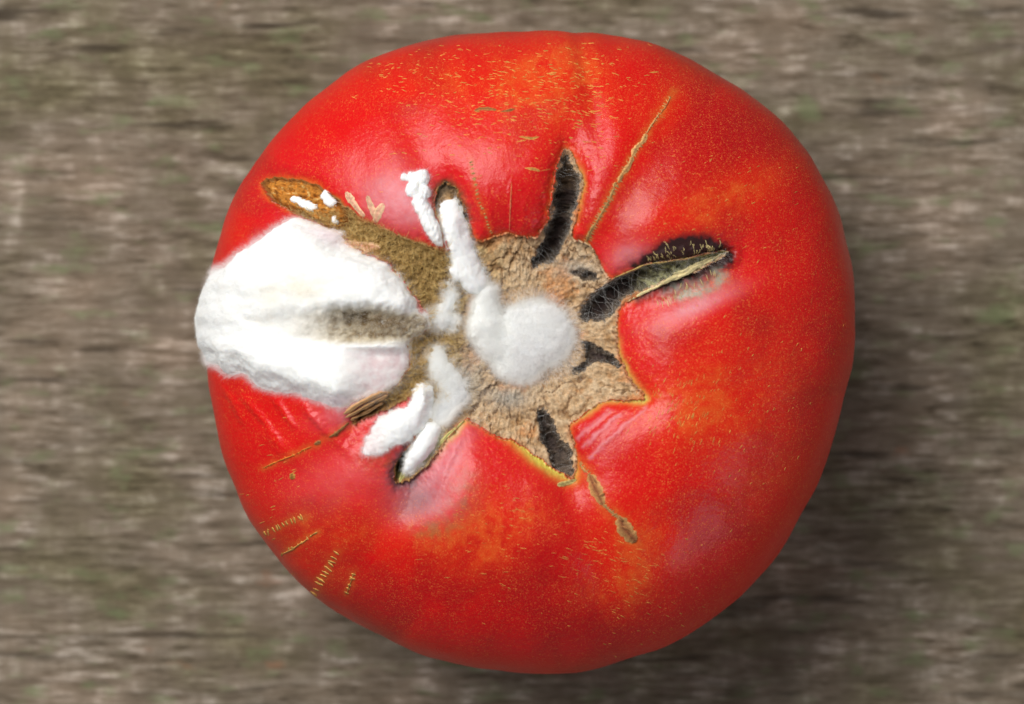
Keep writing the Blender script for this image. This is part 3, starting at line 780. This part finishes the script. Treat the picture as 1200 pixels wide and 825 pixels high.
CORK = lin(186, 140, 84); GOLD = lin(206, 152, 78); PALE = lin(222, 192, 150)
def ladder(a, b, nt, wt, tick, jit=1.0, tw=2.2, core=2.0, hgt=0.14):
    a = np.array(a, float); b = np.array(b, float); d = (b - a) / np.hypot(*(b - a)); nrm = np.array([-d[1], d[0]]); L = np.hypot(*(b - a))
    it = []
    for k in range(nt):
        tk = (k + 0.5 + 0.25 * rng.normal()) / nt; c = a + d * L * tk + nrm * min(1.3, 0.010 * L) * math.sin(9.0 * tk + a[0]); l = tick * (0.75 + 0.4 * rng.random())
        dd = nrm + 0.10 * rng.normal(size=2)
        it.append(([c - dd * l / 2, c + dd * l / 2 + d * jit * rng.normal()], tw * (0.7 + 0.6 * rng.random()), hgt))
    if core:
        pos = 0.0
        while pos < L:
            ll = 12 + 22 * rng.random(); e = min(pos + ll, L)
            am = min(1.3, 0.010 * L); o1 = nrm * am * math.sin(9.0 * pos / L + a[0]); o2 = nrm * am * math.sin(9.0 * e / L + a[0])
            it.append(([a + d * pos + o1, a + d * (pos + e) / 2 + nrm * rng.normal(), a + d * e + o2], core * (0.7 + 0.6 * rng.random()), hgt * 1.3)); pos = e + 5 * rng.random() - 3 if e < L else L + 1
    return it
lenses(ladder((686,286),(724,214),26,1,9,tw=2.2,core=4.4), "suture_scar", CORK, "ladder like tan suture scar running out from the scar")
lenses(ladder((724,214),(758,156),11,1,8,tw=1.8,core=6.5) + ladder((758,156),(786,112),12,1,5,tw=1.3,core=1.8), "suture_scar", lin(204, 152, 94), "pale corky upper end of the suture scar")
lenses(ladder((551,186),(560,232),10,1,5,tw=2.6,core=0) + ladder((560,232),(576,279),12,1,3.5,tw=2.2,core=0), "suture_scar", CORK, "thin broken tan line next to the finger of mold")
lenses([([(599,212),(598,240),(597,276)], 1.8, 0.1)], "suture_scar", lin(214, 120, 80), "hairline pale streak ending at the scar")
lenses(ladder((366,697),(394,648),11,1,11,tw=2.4,core=0) , "suture_scar", GOLD, "ladder of short golden ticks low on the skin")
lenses(ladder((308,626),(355,605),11,1,7,tw=2.2,core=0), "suture_scar", GOLD, "short row of golden ticks near the outline")
lenses(ladder((330,650),(372,624),8,1,4,tw=2.0,core=1.6), "suture_scar", GOLD, "faint golden streak with a bright knot")
lenses(ladder((404,698),(414,672),6,1,6,tw=2.2,core=1.6), "suture_scar", GOLD, "smallest row of golden ticks")
lenses(ladder((309,548),(366,523),9,1,3,tw=1.8,core=1.8), "suture_scar", lin(222, 130, 50), "faint orange streak trailing from the husk")
lenses([([(368,521),(376,517)], 6, .25), ([(386,512),(398,505),(408,497)], 4, .4), ([(390,508),(396,510)], 8, .3), ([(411,497),(418,493)], 9, .4)], "scab", lin(150, 100, 54), "row of small brown scabs below the mold")
# brown ribbed husk by the big patch
lenses([([(402,486),(420,474),(442,463),(456,461)], 7, .7), ([(404,490),(424,480),(446,468),(457,464)], 6, .8), ([(410,494),(430,485),(450,473)], 6, .6)], "husk", lin(182, 138, 92), "brown ribbed husk under the big mold patch", lift=0.5)
# curled scales above the big patch
lenses([([(403,223),(407,230),(416,243),(424,253)], 10, .3)], "scab", PALE, "slender curled scale nearest the brown crack", mid=lin(212, 152, 128))
lenses([([(429,228),(433,240),(441,258)], 10, .3), ([(436,260),(442,248),(449,238)], 11, .35)], "scab", PALE, "forked pale curled scale on the skin", mid=lin(212, 152, 128))
lenses([([(394,286),(410,286),(428,289),(443,292)], 12, .35), ([(400,291),(416,297),(436,293)], 4, .4)], "scab", PALE, "long curled scale at the edge of the big mold patch", mid=lin(212, 152, 128))
# bottom-right scabs
lenses([([(690,556),(694,566),(701,580),(707,592)], 16, .3), ([(693,557),(700,568)], 4, .5), ([(700,582),(709,578)], 3, .5)], "scab", CORK, "brown scab beside the torn split", mid=lin(132, 70, 40), lift=.05)
lenses([([(726,606),(730,616),(738,627),(745,634)], 18, .32), ([(724,604),(731,611)], 5, .5), ([(727,615),(740,622)], 2.5, .5)], "scab", CORK, "outermost brown scab below the split", mid=lin(132, 70, 40), lift=.05)
lenses(ladder((676,540),(692,560),8,1,7,tw=2,core=3) + ladder((704,588),(728,610),8,1,7,tw=2,core=3.5), "suture_scar", CORK, "corky ridge joining the brown scabs to the lower split")
lenses([([(343,554),(343,562)], 9, .2)], "scab", lin(170, 116, 50), "tiny round scab spot on smooth skin")
lenses([([(654,567),(663,565),(674,561)], 7, .3)], "scab", lin(196, 176, 110), "pale flap at the tip of the lower split")

lenses([([(468,569),(478,559),(492,548)], 5.5, .5), ([(488,552),(508,531),(528,508),(546,491)], 3.0, .25)], "torn_edge", lin(204, 194, 120), "yellow green torn edge beside the tapering mold finger", lift=.15)
# golden flecks scattered over the skin
it = []
def flecks(cnt, cx, cy, sx, sy, rot, len_, w):
    c, s_ = math.cos(math.radians(rot)), math.sin(math.radians(rot))
    for _ in range(cnt):
        g1, g2 = rng.normal(size=2)
        x = cx + g1 * sx; y = cy + g2 * sy
        if not (250 < x < 990 and 50 < y < 775): continue
        l = len_ * (0.5 + rng.random()); a = math.radians(rot + 9 * rng.normal())
        it.append(([(x - l / 2 * math.cos(a), y - l / 2 * math.sin(a)), (x + l / 2 * math.cos(a), y + l / 2 * math.sin(a))], w * (0.6 + 0.8 * rng.random()), 0.035))
flecks(300, 640, 105, 60, 38, 5, 5.5, 1.1); flecks(110, 560, 130, 50, 45, 3, 5.5, 1.1); flecks(24, 620, 110, 60, 40, 5, 10, 1.7); flecks(60, 480, 85, 40, 18, -10, 4.5, 1.1)
flecks(110, 790, 478, 24, 26, -68, 6, 1.2); flecks(40, 690, 120, 12, 40, 10, 8, 1.4)
flecks(60, 590, 620, 32, 28, 5, 6, 0.9); flecks(36, 690, 650, 28, 14, 15, 9, 0.9); flecks(24, 735, 680, 22, 18, 25, 8, 0.9)
flecks(60, 760, 700, 80, 40, 20, 4, 1.2); flecks(90, 850, 450, 70, 90, -60, 3.5, 1.2); flecks(60, 850, 230, 60, 40, -30, 4, 1.2); flecks(24, 320, 600, 22, 50, -20, 6, 1.3)
lenses(it, "golden_flecks", lin(222, 150, 70), "fine golden flecks scattered over the red skin", kind="stuff")
lenses([([(555,128),(568,126),(582,129)], 5, .15), ([(586,131),(604,128)], 4, .12)], "scab", lin(168, 108, 56), "thin tan scratch high on the skin")
lenses([([(608,160),(622,162),(632,160)], 4.5, .14)], "scab", lin(196, 140, 66), "short golden scratch over the black split")
lenses([([(614,197),(624,198),(633,200)], 4.5, .14)], "scab", lin(206, 144, 72), "short golden scratch beside the black split")

# ------------------------------------------------------------------ bristles on the right split and olive fuzz of the cork band
it = []
for k in range(48):
    t = rng.random(); x = 758 + 90 * t; y = 311 - 13 * t - 2 + 1.5 * rng.normal()
    l = 3 + 5 * rng.random() * (1 if k % 14 else 2.6); off = 22 * rng.random() ** 1.6 * math.sin(math.pi * min(max(t, .1), .9))
    a = math.radians(-100 + 18 * rng.normal() + 0)
    x -= off * 0.25; y -= off
    it.append(([(x, y), (x + l * math.cos(a) * 0.6, y + l * math.sin(a) * 0.6), (x + l * math.cos(a) - 1, y + l * math.sin(a))], 0.8, .07))
for k in range(20):
    t = rng.random(); x = 765 + 75 * t; y = 348 - 34 * t + 10 * rng.random(); l = 5 + 6 * rng.random(); a = math.radians(75 + 16 * rng.normal())
    it.append(([(x, y), (x + l * math.cos(a), y + l * math.sin(a))], 0.9, .07))
lenses(it, "bristles", lin(206, 186, 128), "short pale bristles on the rotten lips of the wide split", kind="stuff", lift=.05)
lenses([([(735,356),(756,345),(790,330),(825,314),(853,298)], 3.0, .3), ([(772,337),(800,325),(838,306)], 3.6, .45), ([(790,326),(815,316),(846,301)], 4.0, .3)], "torn_edge", lin(206, 190, 140), "pale torn lower edge of the wide split", lift=.1)
lenses([([(714,329),(740,319),(757,312),(800,306),(852,296)], 2.2, .3)], "torn_edge", lin(178, 150, 90), "thin torn upper edge of the wide split", lift=.1)

# olive bristles over the left part of the scar
m = (scar > 0) & (QX < 560) & (QY < 470) & (QY > 245) & (cdist < -2)
cand = np.flatnonzero(m.ravel()); pick = rng.choice(cand, 15000)
wgt = rng.random(15000) < (1 - sstep(500, 555, QX.ravel()[pick])) ; pick = pick[wgt]
rt = Pf[pick]; nv = N0.reshape(-1, 3)[pick].copy()
gx = np.gradient(scar, axis=1).ravel()[pick]; gy = np.gradient(scar, axis=0).ravel()[pick]
nv[:, 0] -= 0.6 * np.sign(gx) * 0; nv[:, 1] += 0.5 * np.where(scar.ravel()[pick] < 8, 1, 0)
fv, ff, fn = fibres(rt, nv, (0.5 + 0.7 * rng.random(len(pick))) * np.where(scar.ravel()[pick] < 7, 1.6, 1.0), 0.065, 0.6)
o = make_mesh("olive_bristles", fv, ff, M_OLIVE, tom); o["kind"] = "stuff"; o["label"] = "olive brown bristly fuzz on the cork band"

hz = np.clip(spot(500, 398, 16, 26) + spot(552, 452, 18, 30) + spot(598, 463, 24, 12) + spot(556, 500, 14, 22, 40) + spot(560, 400, 16, 50) * .6 + spot(676, 316, 24, 12) + 0.6 * spot(625, 345, 40, 12) + spot(515, 470, 14, 34) + 0.5 * spot(660, 440, 20, 20), 0, 1) * (scar > -2)
pw = hz.ravel() / hz.sum(); pick = rng.choice(len(pw), 9000, p=pw)
fv, ff, fn = fibres(Pf[pick], N0.reshape(-1, 3)[pick], 0.4 + 0.8 * rng.random(9000), 0.010, 1.0)
o = make_mesh("mold_threads", fv, ff, M_FUZZ, tom); o["kind"] = "stuff"; o["label"] = "thin grey mold haze over the scar between the tufts"

# ------------------------------------------------------------------ hyphae strung across the splits
def threads(pairs, w, label, sag=0.6, mat=M_FUZZ, parent=None):
    Vs = []; Fs = []; off = 0
    for (xa, ya), (xb, yb) in pairs:
        a = look(GP, xa, ya); b = look(GP, xb, yb)
        if np.isnan(a).any() or np.isnan(b).any(): continue
        m_ = 7; t = np.linspace(0, 1, m_)[:, None]; p = a + (b - a) * t
        mid = 0.5 * (a + b); p[:, 2] += (-sag * rng.random() * np.sin(np.pi * t)[:, 0]) + 0.12
        p += (0.35 * rng.normal(size=(1, 3)) * np.sin(np.pi * t) + 0.25 * rng.normal(size=(1, 3)) * np.sin(2 * np.pi * t) + 0.05 * rng.normal(size=p.shape) * np.sin(np.pi * t))
        d = (b - a) / (np.linalg.norm(b - a) + 1e-9); u_ = np.cross(d, [0, 0, 1.0]); u_ /= np.linalg.norm(u_) + 1e-9; v_ = np.cross(d, u_)
        ww = w * (0.5 + rng.random())
        g = np.stack([p + ww * (u_ * math.cos(q) + v_ * math.sin(q)) for q in (0.5, 2.6, 4.7)], 1)
        Vs.append(g.reshape(-1, 3)); i = np.arange(m_ - 1)[:, None] * 3 + np.arange(3)[None, :]; j = np.arange(m_ - 1)[:, None] * 3 + (np.arange(3)[None, :] + 1) % 3
        Fs.append(np.stack([i, j, j + 3, i + 3], -1).reshape(-1, 4) + off); off += m_ * 3
    o = make_mesh("mold_threads", np.concatenate(Vs), np.concatenate(Fs), mat, parent or tom); o["kind"] = "stuff"; o["label"] = label
def across(poly_key, cnt, reach):
    p = smooth_poly(CRACKS[poly_key], True, 6); out = []
    for _ in range(cnt):
        a = p[rng.integers(len(p))]
        dd = np.hypot(*(p - a).T); ok = np.flatnonzero((dd > reach[0]) & (dd < reach[1]))
        if len(ok): out.append((tuple(a), tuple(p[rng.choice(ok)])))
    return out
threads(across('B', 46, (10, 26)), 0.008, "fine white mold threads across the long black split", 1.6, parent=CRK["B"])
threads(across('E', 90, (12, 40)), 0.009, "fine white mold threads across the wide split", 1.4, parent=CRK["E"])
CRACKS['M'] = HOLLOW
threads(across('M', 90, (25, 60)), 0.008, "web of white mold threads over the hollow in the big patch", 0.9)
threads(across('R', 14, (8, 20)) + across('Q', 20, (8, 22)), 0.008, "sparse white mold threads over the small splits", 0.8)
# grey fuzz lining the splits
NP_ = grid_normals(P).reshape(-1, 3)
def lining(key, cnt, lo, hi, ln, label, mat=M_HAZE, xlim=None):
    f = crk[key].ravel(); ok = (f > lo) & (f < hi)
    if xlim: ok &= (QX.ravel() > xlim[0]) & (QX.ravel() < xlim[1])
    pick = rng.choice(np.flatnonzero(ok), cnt)
    fv, ff, fn = fibres(Pf[pick], NP_[pick], ln * (0.3 + rng.random(cnt)), 0.012, 0.8)
    o = make_mesh("mold_threads", fv, ff, mat, CRK[key]); o["kind"] = "stuff"; o["label"] = label
lining('B', 3200, -2, 5, 0.9, "grey mold fuzz lining the long black split")
lining('E', 3600, -2, 6, 1.0, "grey mold fuzz lining the wide split")
lining('Q', 700, -2, 4, 0.8, "grey mold fuzz lining the forked split")
lining('R', 900, -2, 4, 0.8, "grey mold fuzz lining the short lower split")
hol = sdf_poly(QX, QY, smooth_poly(HOLLOW, True, 4), 30).ravel()
pick = rng.choice(np.flatnonzero(hol > -4), 5200, p=None)
wgt = 0.35 + 0.65 * (np.abs(QX.ravel()[pick] - 414) > 28); pick = pick[rng.random(len(pick)) < wgt]
fv, ff, fn = fibres((PM.reshape(-1, 3) + 0.2 * N0.reshape(-1, 3))[pick], N0.reshape(-1, 3)[pick], 1.5 * (0.3 + rng.random(len(pick))), 0.011, 0.9)
o = make_mesh("mold_threads", fv, ff, M_FUZZ, tom); o["kind"] = "stuff"; o["label"] = "pale mold fuzz in the brown hollow of the big patch"
